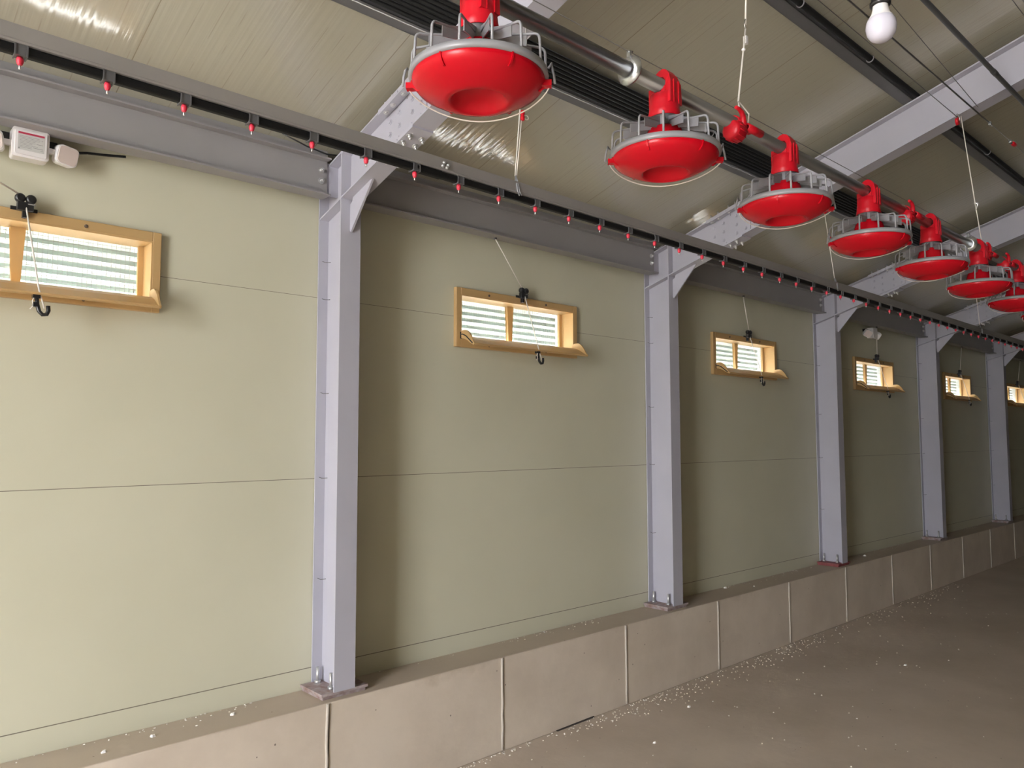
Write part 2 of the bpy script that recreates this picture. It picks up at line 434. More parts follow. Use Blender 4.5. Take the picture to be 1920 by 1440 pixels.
# rafters (bolted to the stubs)
def make_rafter(label):
    t = empty('roof_rafter', label, 'rafter', (X0, 3.03, rb(3.03)+H), 'steel roof rafters')
    o0 = Vector((X0, 3.03, rb(3.03)+H)); x = X0
    def sb(mb, y0, y1, d0, d1, xa, xb):
        P = []
        for dz in (d0, d1):
            P += [V(xa, y0, rb(y0, dz))-o0, V(xb, y0, rb(y0, dz))-o0, V(xb, y1, rb(y1, dz))-o0, V(xa, y1, rb(y1, dz))-o0]
        return mb.hexa(P)
    ya, yb = 3.026, YR+.02
    mb = MB(); sb(mb, ya, yb, 0, FT, x-FW/2, x+FW/2); sb(mb, ya, yb, .25-FT, .25, x-FW/2, x+FW/2); sb(mb, ya, yb, FT, .25-FT, x-WT/2, x+WT/2)
    mb.build('beam', M['steel'], t)
    p0, p1 = 3.20, 2.90
    mb = MB(); sb(mb, p0, p1, .25, .259, x-FW/2, x+FW/2); mb.build('splice_plate', M['steel'], t)
    mb = MB(); sb(mb, p0, p1, -.009, 0, x-FW/2, x+FW/2); mb.build('splice_plate', M['steel'], t)
    for sx in (-1, 1):
        xa, xb = sorted((x+sx*.012, x+sx*(FW/2-.001)))
        mb = MB(); sb(mb, p0, p1, .25-FT-.008, .25-FT, xa, xb); mb.build('splice_plate', M['steel'], t)
        xa, xb = sorted((x+sx*WT/2, x+sx*(WT/2+.008)))
        mb = MB(); sb(mb, 3.20, 2.86, .030, .215, xa, xb); mb.build('splice_plate', M['steel'], t)
    ys = [3.165, 3.105, 3.015, 2.96]
    for y in ys:
        for sx in (-1, 1):
            xx = x+sx*.036
            MB().bolt(V(xx, y, rb(y, .259))-o0, NRM, .011, .012, .014).build('splice_bolt', M['bolt'], t)
            MB().bolt(V(xx, y, rb(y, -.009))-o0, -NRM, .011, .012, .012).build('splice_bolt', M['bolt'], t)
            if sx < 0: MB().bolt(V(xx, y, rb(y, .25-FT-.008))-o0, -NRM, .010, .006).build('splice_bolt', M['bolt'], t)
    for y in (3.165, 3.085, 2.975, 2.90):
        for dz in (.06, .125, .19):
            MB().bolt(V(x-WT/2-.008, y, rb(y, dz))-o0, (-1, 0, 0), .010, .006).build('splice_bolt', M['steel'], t)
    return t
rl = ['behind the nearest feeder pan, bolted above the nearest column', 'wide and pale, crossing the upper right behind the third pan',
      'third along the roof, meeting the right edge above the feeder pans', 'fourth along the roof, partly hidden behind the far feeder pans',
      'fifth and farthest along the roof, only its splice showing']
raf0 = make_rafter('grey steel rafter ' + rl[0])
for k in range(1, 5): dup(raf0, (X0+S*k, 3.03, rb(3.03)+H), 'grey steel rafter ' + rl[k])

# eave beams between the columns
def make_beam(x0, x1, label):
    t = empty('eave_beam', label, 'beam', (x0, 3.685, 1.305+H), 'eave beams between the columns')
    l = x1-x0
    g = .075
    mb = MB(); mb.box(g, l-g, -.05, .05, 0, .008); mb.box(g, l-g, -.05, .05, .197, .205); mb.box(g, l-g, -.003, .003, .008, .197)
    mb.build('shaft', M['beam'], t)
    MB().box(g-.01, l-g+.01, .012, .06, .207, .275).build('top_angle', M['beam'], t)
    for xx in (g+.035, l-g-.035):
        for zz in (.085, .143):
            MB().bolt((xx, -.003, zz), (0, -1, 0), .012, .012, .008).build('web_bolt', M['bolt'], t)
    return t
bl = ['nearest grey eave beam, above the emergency light at the left edge', 'grey eave beam above the second air inlet, shaded at its left end',
      'grey eave beam above the third air inlet, between second and third columns', 'grey eave beam above the fourth inlet and the far emergency light',
      'grey eave beam above the fifth air inlet, between fourth and fifth columns', 'farthest grey eave beam, past the fifth column at the right edge']
for k in range(6):
    make_beam(X0+S*(k-1) if k else XL+.02, X0+S*k if k < 5 else 17.2, bl[k])

# purlins on top of the rafters
def make_purlin(y, label):
    t = empty('roof_purlin', label, 'purlin', (XL, y, rb(y, .25)+H), 'roof purlins')
    w, h, th = .056, CZ-.25-.012, .004
    mb = MB(); l = 24-XL
    def sb(ya, yb, a, b):
        P = []
        for dz in (a, b):
            P += [(0, ya, -TA*ya+dz), (l, ya, -TA*ya+dz), (l, yb, -TA*yb+dz), (0, yb, -TA*yb+dz)]
        mb.hexa(P)
    a, b = -w/2, w/2
    sb(a, b, .006, .006+th); sb(a, b, h-th, h); sb(b-th, b, .006, h); sb(a, a+th, .006, .024); sb(a, a+th, h-.02, h)
    mb.build('channel', M['purlin'], t)
    return t
make_purlin(2.685, 'grey purlin running beside the bank of black pipes, nearest the wall')
make_purlin(1.735, 'grey purlin with one black pipe clipped to it, behind the hanging bulb')

# bank of black pipes beside the purlin
for i in range(7):
    y = 2.637 - .0225*i
    t = MB().cyl((XL, y, rb(y, .264)+H), (24, y, rb(y, .264)+H), .0108, 12).build('water_pipe', M['black'])
    tag(t, 'black pipe in the roof bank, %s counting from the grey purlin' % ORD[i], 'pipe', 'bank of black pipes under the roof')
t = MB().cyl((XL, 2.650, rb(2.650, .235)+H), (24, 2.650, rb(2.650, .235)+H), .0022, 8).build('earth_wire', M['pin'])
# keep the thin bright wire supported along the purlin
tag(t, 'thin bright wire stretched along the edge of the black pipe bank', 'wire')
yp = 1.684
t = MB().cyl((XL, yp, rb(yp, .268)+H), (24, yp, rb(yp, .268)+H), .0165, 16).build('water_pipe', M['black'])
tag(t, 'single thick black pipe clipped beside the purlin behind the bulb', 'pipe')
def clip_arc(c, r, a0=200, a1=430):
    mb = MB(); pts = []
    for k in range(11):
        a = math.radians(a0+(a1-a0)*k/10)
        pts.append((c[0], c[1]+r*math.cos(a), c[2]+r*math.sin(a)))
    return mb.tube(pts, .0032, 8)
for x, w in ((3.46, 'above the thick black pipe at the top edge'), (4.27, 'on the thick black pipe left of the wide rafter'), (6.35, 'on the thick black pipe right of the wide rafter')):
    c0 = (x, yp, rb(yp, .268)+H)
    t = clip_arc(c0, .0195, 150, 400).build('pipe_clip', M['grey']); tag(t, 'grey half ring pipe clip ' + w, 'clip', 'pipe clips')
for i, y in enumerate((2.637-.0225*5, 2.637-.0225*3, 2.637-.0225*1)):
    t = clip_arc((3.98, y, rb(y, .264)+H), .0145, 170, 380).build('pipe_clip', M['grey'])
    tag(t, 'grey half ring clip on the pipe bank above second hanger, %s from the room side' % ORD[i], 'clip', 'pipe clips on the bank')
t = clip_arc((1.53, 2.637, rb(2.637, .264)+H), .0145, 170, 380).build('pipe_clip', M['grey'])
tag(t, 'grey pipe clip on the black bank at the top edge, left of the nearest pan', 'clip')
# conduit slung under the rafters
yc = 1.185; zc = rb(yc)-.016
t = empty('conduit', 'dark conduit with two couplers crossing the wide rafter at the top right', 'pipe', (XL, yc, zc+H))
MB().cyl((0, 0, 0), (24-XL, 0, 0), .0125, 14).build('pipe', M['conduit'], t)
for x in (3.36, 4.66, 7.4):
    MB().cyl((x-XL-.03, 0, 0), (x-XL+.03, 0, 0), .0145, 14).build('coupler', M['conduit'], t)

# ------------------------------------------------------------------ air inlets
def make_inlet(label):
    c = win_c[1]
    t = empty('air_inlet', label, 'air vent', (c, YW, .575+H), 'tan air inlets along the wall')
    W, HH = .565, .383
    ox, oz0, oz1 = .526, .055, .337
    # front frame with a returned edge and a liner through the wall
    mb = MB()
    mb.box(-W, -ox, -.03, 0, 0, HH); mb.box(ox, W, -.03, 0, 0, HH)
    mb.box(-ox, ox, -.03, 0, oz1, HH); mb.box(-ox, ox, -.03, 0, 0, oz0)
    mb.build('frame', M['tan'], t, bevel=.004)
    mb = MB()
    mb.box(-ox, -ox+.006, -.0295, .118, .010, oz1); mb.box(ox-.006, ox, -.0295, .118, .010, oz1)
    mb.box(-ox+.006, ox-.006, -.0295, .118, oz1-.006, oz1); mb.prism([(-.0295, oz0), (-.0295, oz0-.006), (-.002, .024), (.118, .007), (.118, .012), (.0, .031)], 'x', -ox+.006, ox-.006)
    mb.build('liner', M['tan'], t)
    # rear stop bars and the flared mullion
    mb = MB(); mb.box(ox-.03, ox-.006, .085, .105, oz0+.006, oz1-.006); mb.build('stop_bar', M['tan'], t)
    mb = MB(); mb.box(-ox+.006, -ox+.03, .085, .105, oz0+.006, oz1-.006); mb.build('stop_bar', M['tan'], t)
    mb = MB(); mb.prism([(-.015, oz0+.004), (.015, oz0+.004), (.015, oz1-.07), (.019, oz1-.03), (.030, oz1-.004), (-.030, oz1-.004), (-.019, oz1-.03), (-.015, oz1-.07)], 'y', .080, .106)
    mb.build('mullion', M['tan'], t)
    # welded mesh
    mb = MB(); n = 52
    for i in range(n+1):
        x = -ox + 2*ox*i/n; mb.box(x-.0009, x+.0009, .108, .1096, oz0, oz1)
    for j in range(15):
        z = oz0 + (oz1-oz0)*j/14; mb.box(-ox, ox, .1096, .1112, z-.0009, z+.0009)
    mb.build('mesh_guard', M['mesh'], t)
    # outside weather hood, open at the bottom, with louvre blades inside
    mb = MB()
    for j in range(6):
        z = oz0 + .014 + .045*j
        mb.hexa([(-ox-.01, .165, z), (ox+.01, .165, z), (ox+.01, .180, z-.002), (-ox-.01, .180, z-.002),
                 (-ox-.01, .165, z+.021), (ox+.01, .165, z+.021), (ox+.01, .180, z+.019), (-ox-.01, .180, z+.019)])
    mb.build('louvre', M['louver'], t)
    mb = MB()
    hb = .46
    mb.box(-W, W, hb, hb+.004, -.02, .42); mb.box(-W, -W+.004, .131, hb, -.02, .42); mb.box(W-.004, W, .131, hb, -.02, .42); mb.box(-W, W, .131, hb+.004, .42, .424)
    mb.build('weather_hood', M['hood'], t)
    # tipped-out flap: curved tray with cheeks at both ends
    fl = empty2('flap', t)
    top = [(-.022, .072), (-.055, .066), (-.095, .050), (-.130, .028), (-.160, .010), (-.170, .012)]
    bot = [(-.172, .004), (-.158, .000), (-.128, .016), (-.092, .038), (-.053, .055), (-.022, .060)]
    fo = MB().prism(top+bot, 'x', -.520, .522).build('flap_tray', M['tan'], fl)
    ear = [(-.022, .098), (-.050, .104), (-.080, .103), (-.108, .088), (-.132, .060), (-.152, .026), (-.168, .010), (-.158, .000), (-.128, .016), (-.092, .038), (-.053, .052), (-.022, .056)]
    for xa, xb in ((-.528, -.518), (.520, .530)):
        MB().prism(ear, 'x', xa, xb).build('flap_cheek', M['tan'], fl)
    MB().tube([(-.530, -.022, .078), (-.530, -.05, .079), (-.530, -.085, .064), (-.530, -.118, .038), (-.530, -.148, .014)], .0038, 8).build('flap_seal', M['blackp'], fl)
    MB().box(-.534, -.522, -.034, -.028, .052, .096).build('rubber_stop', M['blackp'], t)
    # screws
    for x in (-.29, .24):
        for z in (.357, .024):
            MB().lathe([(0, -.004), (.006, -.004), (.0085, 0), (.0085, .004), (0, .004)], 12, (x, -.031, z), 'y').build('screw', M['brown'], t)
    # cord, double pulley and hook
    MB().tube([(-.30, -.10, .728), (-.012, -.062, .428)], .0036, 8).build('pull_cord', M['cord'], t)
    MB().tube([(.000, -.060, .405), (.045, -.150, .03), (.066, -.160, -.052)], .0034, 8).build('pull_cord', M['cord'], t)
    pl = MB()
    for dx in (-.020, .020):
        pl.lathe([(0, -.016), (.013, -.016), (.0195, -.010), (.0205, 0), (.0195, .010), (.013, .016), (0, .016)], 20, (dx, -.056, .424), 'y')
    pl.box(-.030, .030, -.068, -.040, .372, .408); pl.box(-.008, .008, -.052, -.03, .345, .380); pl.box(-.05, .05, -.036, -.028, .376, .392)
    pl.build('pulley', M['blackp'], t, bevel=.002)
    MB().box(.008, .036, -.070, -.062, .398, .402).build('pulley_pin', M['pin'], t)
    hk = MB()
    arc = [(.038, -.155, .0), (.040, -.155, -.035), (.048, -.158, -.066), (.060, -.160, -.079), (.075, -.160, -.077), (.081, -.160, -.060), (.079, -.160, -.040)]
    hk.tube(arc, .0085, 8); hk.box(.022, .050, -.165, -.140, -.012, .004); hk.box(.024, .042, -.166, -.146, -.048, -.030)
    hk.build('cord_hook', M['blackp'], t)
    MB().tube([(.030, -.160, -.006), (.022, -.162, -.025), (.026, -.163, -.045), (.014, -.165, -.060)], .0026, 6).build('cord_tail', M['cord'], t)
    MB().tube([(-.30, -.100, .744), (-.30, -.100, .726), (-.31, -.108, .722)], .0035, 6).cyl((-.300, -.112, .728), (-.300, -.096, .728), .0075, 10).build('cord_anchor', M['blackp'], t)
    return t
def empty2(name, parent):
    # a part whose own pieces hang under it: a thin hinge rod stands in as its mesh
    o = MB().cyl((-.515, -.016, .066), (.515, -.016, .066), .006, 8).build(name, M['tan'], parent)
    return o
il = ['at the left edge, cut off by the photo frame, mesh visible', 'between first and second columns',
      'between the second and third columns', 'under the small far emergency light', 'between the fourth and fifth columns', 'farthest, cut off by the right edge']
in0 = make_inlet('open tan air inlet ' + il[1])
for k in (0, 2, 3, 4, 5):
    dup(in0, (win_c[k], YW, .575+wdrift(win_c[k])+H), 'open tan air inlet ' + il[k])
# the nearest cord runs off the other way; the others hang nearly straight
tops = {0: -.62, 2: -.16, 3: -.10, 4: -.03, 5: .03}
for o in list(bpy.data.objects):
    if o.name.startswith('pull_cord') and o.parent and o.parent is not in0 and o.data.name.startswith('pull_cord') and o.data.users > 1:
        k = min(range(6), key=lambda i: abs(win_c[i]-o.parent.location.x))
        if max(v.co.z for v in o.data.vertices) > .6:
            old = o.data; tx = tops[k]
            tmp = MB().tube([(tx, -.10, .728-wdrift(win_c[k])), (-.006, -.062, .43)], .0040, 8).build('pull_cord', M['cord'])
            o.data = tmp.data; bpy.data.objects.remove(tmp)
    if o.name.startswith('cord_anchor') and o.parent and o.parent is not in0:
        k = min(range(6), key=lambda i: abs(win_c[i]-o.parent.location.x))
        o.location = (tops[k]+.30, 0, -wdrift(win_c[k]))

# ------------------------------------------------------------------ emergency lights
def rrect(w, h, r, n=5):
    P = []
    for cx, cy, a in ((w/2-r, h/2-r, 0), (-w/2+r, h/2-r, 90), (-w/2+r, -h/2+r, 180), (w/2-r, -h/2+r, 270)):
        for i in range(n+1):
            t = math.radians(a+90*i/n); P.append((cx+r*math.cos(t), cy+r*math.sin(t)))
    return P
def make_lamp(loc, label, full=True):
    t = empty('emergency_light', label, 'emergency light', loc, 'twin head emergency lights')
    MB().prism(rrect(.136, .126, .012), 'y', -.028, .034).build('body', M['white'], t, bevel=.004)
    MB().prism(rrect(.116, .106, .008), 'y', -.034, -.027).build('cover', M['white'], t, bevel=.002)
    if full:
        lp = MB().box(-.048, .048, -.0352, -.0338, -.034, .040).build('rating_label', M['labelw'], t)
        MB().box(-.048, .048, -.0358, -.0350, .034, .042).build('label_header', M['labelr'], lp)
        ink = MB()
        for i in range(9):
            z = .024-.006*i; x1 = random.uniform(.0, .038)
            ink.box(-.042, x1, -.0356, -.0351, z, z+.0011)
            if i % 3 == 1: ink.box(x1+.004, .043, -.0356, -.0351, z-.0004, z+.0012)
        ink.box(-.046, -.041, -.0356, -.0351, -.031, -.026); ink.box(.034, .044, -.0356, -.0351, -.018, -.0165); ink.box(.034, .044, -.0356, -.0351, -.026, -.0245)
        ink.build('label_print', M['ink'], lp)
    for s_, rz in ((-1, -12), (1, 14)):
        MB().box(-.014, .014, -.010, .010, -.011, .011).build('joint', M['white'], t).location = (s_*.080, 0, -.005)
        h = MB().prism(rrect(.088, .084, .02), 'y', -.022, .022).build('lamp_head', M['white'], t, bevel=.004)
        ln = MB().prism(rrect(.078, .074, .017), 'y', -.026, -.0215).build('lens', M['lens'], h)
        h.location = (s_*.136, 0, -.012); h.rotation_euler = (math.radians(8), math.radians(s_*6), math.radians(rz)) if full else (math.radians(25), math.radians(s_*-28), math.radians(s_*40))
    MB().box(-.11, .11, .034, .070, .020, .050).build('bracket', M['blackp'], t)
    return t
make_lamp((.632, 3.728, 1.243+H), 'white twin head emergency light with red striped label under the nearest eave beam')
make_lamp((9.24, 3.728, 1.225+H), 'small far white emergency light behind the fourth inlet cord', False)
t = MB().tube([(.80, 3.755, 1.262+H), (.86, 3.765, 1.280+H), (.93, 3.775, 1.292+H), (1.02, 3.76, 1.302+H)], .006, 8).build('black_tube', M['blackp'])  # thin black tube from beside the lamp head up to the beam
tag(t, 'thin black tube running right from the near emergency light along the wall', 'cable')
t = MB().tube([(1.72, 3.62, 1.565+H), (1.86, 3.62, 1.532+H), (1.98, 3.62, 1.520+H), (2.06, 3.63, 1.535+H)], .004, 8).build('power_cable', M['blackp'])
tag(t, 'short black cable curving over the nearest beam into the column', 'cable')

# ------------------------------------------------------------------ feeder line
FY, FZ = 1.371, .8675
TZ = .212                                       # tube axis above the pan rim
def make_pan(label):
    t = empty('feeder_pan', label, 'feeder pan', (1.1513, FY, FZ+H), 'red feeder pans on the line')
    MB().lathe([(.1555, -.002), (.1600, -.006), (.1612, -.011), (.1590, -.018), (.1500, -.029), (.1230, -.0445), (.1010, -.0540), (.0860, -.0590), (.0760, -.0612),
                (.0715, -.0605), (.0660, -.0560), (.0560, -.0430), (.0420, -.0340), (.0200, -.0290), (0, -.0280),
                (0, -.0250), (.0450, -.030), (.075, -.055), (.10, -.050), (.148, -.026), (.1560, -.012), (.1555, -.002)], 72).build('bowl', M['red'], t)
    rib = []
    for k in range(6):
        a = 2*PI*(k+.3)/6; ca, sa = math.cos(a), math.sin(a)
        mb = MB(); P = []
        for r, z in ((.1615, .001), (.1605, -.026)):
            pass
        prof = [(.1600, -.006), (.1640, -.007), (.1640, -.014), (.1590, -.026), (.1500, -.0335), (.1440, -.0340), (.150, -.015)]
        n = len(prof); w = .0022
        A = [mb.bm.verts.new((r*ca-w*sa, r*sa+w*ca, z)) for r, z in prof]; B = [mb.bm.verts.new((r*ca+w*sa, r*sa-w*ca, z)) for r, z in prof]
        mb.bm.faces.new(A); mb.bm.faces.new(B[::-1])
        for i in range(n): mb.bm.faces.new((A[i], A[(i+1) % n], B[(i+1) % n], B[i]))
        mb.build('bowl_rib', M['red'], t)
    MB().lathe([(.1600, -.008), (.1680, -.007), (.1695, -.002), (.1670, .009), (.1620, .010), (.1600, .004), (.1600, -.008)], 72).build('rim_ring', M['grey'], t)
    # feed cone standing in the bowl
    MB().lathe([(.070, -.045), (.068, .020), (.058, .060), (.052, .076), (.040, .084), (.0, .086)], 40).build('feed_cone', M['red'], t)
    # grill of bent bars
    def spoke():
        mb = MB(); pts = [(.1635, 0, .004), (.1610, 0, .060)]
        for i in range(1, 6):
            a = math.radians(18*i); pts.append((.1610-.016*(1-math.cos(a)), 0, .060+.016*math.sin(a)))
        pts += [(.105, 0, .083), (.040, 0, .094)]
        mb.tube(pts, .0034, 8)
        # flat vane under the inner part of the bar
        mb.hexa([(.030, -.0018, .076), (.128, -.0012, .050), (.128, .0012, .050), (.030, .0018, .076), (.030, -.0018, .112), (.128, -.0012, .078), (.128, .0012, .078), (.030, .0018, .112)])
        return mb
    sp = spoke().build('grill_bar', M['grey'], t)
    for k in range(14):
        o = sp if k == 0 else sp.copy()
        if k: COL.objects.link(o); o.parent = t
        o.rotation_euler = (0, 0, 2*PI*(k+.35)/14)
    MB().lathe([(.030, .082), (.033, .084), (.033, .112), (.044, .118), (.044, .124), (.020, .124), (.020, .082), (.030, .082)], 28).build('hub', M['grey'], t)
    # red drop tube clipped onto the feed pipe
    nk = MB()
    nk.lathe([(.050, .112), (.0515, .113), (.0475, .135), (.0450, .160), (.0445, .184), (.0405, .186), (.0405, .160), (.044, .130), (.048, .112), (.050, .112)], 36)
    hook = [(-.0445, .150), (-.0255, .150), (-.0255, .205), (-.0235, .222), (-.014, .236), (0, .240), (.012, .238), (.020, .236), (.026, .240), (.022, .250), (.008, .262), (-.006, .266), (-.020, .260), (-.034, .242), (-.0435, .215)]
    n = len(hook)
    def wx(z): return .030 if z < .2 else .030-(z-.2)/.066*.014
    A = [nk.bm.verts.new((-wx(z), y, z)) for y, z in hook]; B = [nk.bm.verts.new((wx(z), y, z)) for y, z in hook]
    fa = nk.bm.faces.new(A); fb = nk.bm.faces.new(B[::-1])
    for i in range(n): nk.bm.faces.new((A[i], A[(i+1) % n], B[(i+1) % n], B[i]))
    bmesh.ops.triangulate(nk.bm, faces=[fa, fb])
    # far-side lip of the saddle and end cheeks under the pipe
    nk.box(-.030, .030, .0255, .036, .150, .206)
    for sx in (-1, 1):
        nk.prism([(-.0255, .165), (.0255, .165), (.0255, .200), (.018, .196), (.009, .1885), (0, .187), (-.009, .1885), (-.018, .196), (-.0255, .205)], 'x', sx*.030-.002, sx*.030+.002)
    for sx in (-.012, .012): nk.box(sx-.0018, sx+.0018, -.047, -.043, .150, .222)
    nk.build('drop_tube', M['redneck'], t)
    # latches on the rim and the wire bail below the bowl
    for a in (math.radians(-45), math.radians(135)):
        ca, sa = math.cos(a), math.sin(a)
        b = MB().box(.152, .176, -.010, .010, -.026, -.012).build('bowl_lug', M['red'], t); b.rotation_euler = (0, 0, a)
        b = MB().tube([(.168, -.004, .018), (.176, -.004, .030), (.178, .004, .020), (.182, .004, .004), (.184, .0, -.018)], .0032, 8).build('latch', M['grey'], t); b.rotation_euler = (0, 0, a)
    pts = []
    for i in range(25):
        a = math.radians(-45+180*i/24); r = .173-.060*math.sin(PI*i/24)
        pts.append((r*math.cos(a), r*math.sin(a), -.022-.039*math.sin(PI*i/24)**.8))
    MB().tube(pts, .0018, 6).build('wire_bail', M['cord'], t)
    return t
pl_ = ['nearest and largest, at the top centre of the photo', 'second in line, right of the shiny coupling', 'third in the line, in front of the wide rafter',
       'fourth in the line, above the third air inlet', 'fifth in the line, right of the second red hanger', 'sixth in the line, beside the far pipe coupling', 'seventh in the line, cut off at the right edge',
       'eighth, only a sliver at the right edge']
pan0 = make_pan('red feeder pan with grey grill, ' + pl_[0])
for k in range(1, 8): dup(pan0, (1.1513+.75*k, FY, FZ+H), 'red feeder pan with grey grill, ' + pl_[k])
PZ = FZ+TZ
segs = [(.25, 1.731), (1.731, 4.745), (4.745, 7.76)]
sl_ = ['passing above the nearest pan', 'carrying the second to fifth pans', 'carrying the farthest pans at the right edge']
for (a, b), l in zip(segs, sl_):
    t = MB().tube([(a+.002, FY, PZ+H), (b-.002, FY, PZ+H)], .0225, 28).build('feed_pipe', M['tube'])
    tag(t, 'galvanised feed pipe length ' + l, 'pipe', 'galvanised feed pipes')
for x, l in ((1.731, 'between the two nearest pans'), (4.745, 'behind the fifth pan, beside the sixth')):
    t = empty('pipe_coupling', 'shiny zinc coupling collar on the feed pipe ' + l, 'coupling', (x, FY, PZ+H), 'zinc pipe couplings')
    MB().lathe([(.0232, -.012), (.030, -.012), (.042, -.002), (.044, .002), (.042, .006), (.030, .012), (.0232, .012), (.0232, -.012)], 36, axis='x').build('collar', M['zinc'], t)
    MB().box(-.004, .004, -.006, .006, .036, .060).tube([(-.006, 0, .056), (.012, -.004, .060)], .003, 8).build('wire_lug', M['zinc'], t)
t = MB().tube([(.25, FY, PZ+.058+H), (7.7, FY, PZ+.058+H)], .0013, 6).build('shock_wire', M['wire'])
tag(t, 'thin dark wire stretched just above the galvanised feed pipe', 'wire')
def make_hanger(x, label):
    t = empty('pipe_hanger', label, 'pipe hanger', (x, FY, PZ+H), 'red pipe hangers')
    mb = MB(); c = (-.016, -.014, -.036)
    mb.lathe([(0, -.030), (.026, -.030), (.033, -.024), (.034, -.018), (.034, .022), (.031, .028), (0, .028)], 32, c, 'x')
    for k in range(12):
        a = math.radians(30*k+10); ca, sa = math.cos(a), math.sin(a)
        mb.tube([(c[0]-.020, c[1]+.0345*ca, c[2]+.0345*sa), (c[0]+.024, c[1]+.0345*ca, c[2]+.0345*sa)], .0022, 6)
    mb.build('clamp_cup', M['redneck'], t)
    mb = MB(); mb.lathe([(.0232, -.014), (.0275, -.014), (.0275, .014), (.0232, .014), (.0232, -.014)], 28, (.008, 0, 0), 'x'); mb.build('clamp_ring', M['redneck'], t)
    horn = [(.012, -.030, -.024), (.008, -.034, -.004), (.002, -.036, .014), (-.008, -.037, .027), (-.024, -.037, .033), (-.044, -.037, .034)]
    MB().tube(horn, .012, 10, r2=.006).build('horn', M['redneck'], t)
    mb = MB(); mb.lathe([(.0085, .014), (.0135, .014), (.0135, .108), (.0085, .108), (.0085, .014)], 20, (0, -.042, -.020), 'x')
    mb.box(.014, .060, -.036, -.020, -.030, -.012)
    mb.build('sleeve', M['redneck'], t)
    return t
make_hanger(2.30, 'red pipe hanger with horn and sleeve, hung on the nearest white cord')
make_hanger(3.82, 'red pipe hanger half hidden behind the fourth feeder pan')
make_hanger(4.99, 'red pipe hanger behind the sixth feeder pan, hung on the second cord')
make_hanger(5.36, 'dim red pipe hanger between the sixth and seventh feeder pans')

def sagless(p, q, n=2): return [p, q]
# nearest suspension cord of the feeder line
t = empty('suspension_cord', 'white suspension cord with clips above the nearest red hanger', 'cord', V(2.335, FY, 1.17))
b0 = V(2.335, FY, 1.17)
MB().tube([(0, 0, .0), V(2.395, FY, 1.455)-b0], .0032, 8).build('lower_cord', M['cord'], t)
MB().tube([V(2.395, FY, 1.470)-b0, V(2.47, 1.395, 1.905)-b0], .0036, 8).build('upper_cord', M['cord'], t)
MB().tube([V(2.278, FY-.036, PZ+.040)-b0, (0, 0, 0), V(2.352, FY-.03, 1.120)-b0, V(2.325, FY-.040, PZ-.008)-b0], .0026, 8).build('wire_fork', M['cord'], t)
MB().tube([V(2.393, FY, 1.455)-b0, V(2.388, FY, 1.47)-b0, V(2.394, FY, 1.49)-b0, V(2.402, FY, 1.475)-b0], .002, 6).build('hook', M['pin'], t)
p = V(2.385, FY, 1.40)-b0
MB().box(p.x+.002, p.x+.016, p.y-.006, p.y+.006, p.z-.002, p.z+.026).build('tag_clip', M['white'], t)
p = V(2.378, FY, 1.372)-b0
MB().lathe([(0, -.007), (.006, -.004), (.008, 0), (.006, .004), (0, .007)], 12, tuple(p)).build('crimp', M['white'], t)
# second suspension cord, from the red pulley on the wide rafter
t = empty('suspension_cord', 'thin suspension cord dropping from the red pulley on the wide rafter', 'cord', V(4.985, FY, 1.125))
b0 = V(4.985, FY, 1.125); tp = V(4.945, 1.44, 1.90)
mid = V(4.972, FY+.022, 1.36)
MB().tube([tp-b0, mid-b0], .0028, 8).build('upper_cord', M['cord'], t)
MB().tube([mid-b0, (0, 0, 0)], .0026, 8).build('lower_cord', M['cord'], t)
MB().tube([V(4.965, FY-.036, PZ+.040)-b0, (0, 0, 0), V(5.03, FY-.03, 1.10)-b0, V(5.015, FY-.040, PZ-.008)-b0], .0028, 8).build('wire_fork', M['cord'], t)
q = mid-b0
MB().tube([(q.x, q.y, q.z+.01), (q.x+.012, q.y-.01, q.z), (q.x, q.y, q.z-.04)], .004, 8).box(q.x+.012, q.x+.024, q.y-.012, q.y-.004, q.z-.006, q.z+.012).build('cord_clip', M['pin'], t)
# pulley under the wide rafter and one by the nearest rafter
for (x, y, z), l in (((4.93, 1.455, rb(1.455)-.045), 'under the wide rafter, holding the second suspension cord'), ((2.04, 1.43, rb(1.43)-.045), 'under the nearest rafter at the top edge')):
    t = empty('cable_pulley', 'small red cable pulley ' + l, 'pulley', V(x, y, z), 'red cable pulleys')
    MB().lathe([(0, -.008), (.020, -.008), (.024, -.006), (.019, 0), (.024, .006), (.020, .008), (0, .008)], 24, (0, 0, 0), 'y').build('wheel', M['redneck'], t)
    MB().tube([(0, -.012, 0), (0, -.012, .022), (0, 0, .046)], .003, 8).tube([(0, .012, 0), (0, .012, .022), (0, 0, .046)], .003, 8).build('yoke', M['pin'], t)
# winch cables below the rafters
W = [('thick dark winch cable running from the bulb past the wide rafter', [(XL+.1, 1.385, 1.90), (5.20, 1.358, 1.90)], .0042),
     ('thin winch cable ending at the red pulley under the wide rafter', [(XL+.1, 1.41, 1.895), (4.93, 1.455, 1.893)], .0018),
     ('thin winch cable angled from the bulb to the wide rafter', [(2.2, 1.18, 1.90), (4.95, 1.35, 1.925)], .0018),
     ('thin winch cable beyond the conduit, left of the top right pair', [(XL+.1, .880, 1.90), (9, .880, 1.90)], .0018),
     ('thin winch cable beyond the conduit, rightmost at the top right', [(XL+.1, .850, 1.90), (9, .850, 1.90)], .0020),
     ('thin winch cable continuing right from the zinc cable clamps', [(5.20, 1.358, 1.90), (12, 1.352, 1.90)], .0022)]
for l, pts, r in W:
    t = MB().tube([V(*q) for q in pts], r, 8).build('winch_cable', M['wire']); tag(t, l, 'cable', 'winch cables')
t = empty('cable_clamp', 'small zinc cable clamp on the thick cable right of the wide rafter', 'clamp', V(5.20, 1.358, 1.90))
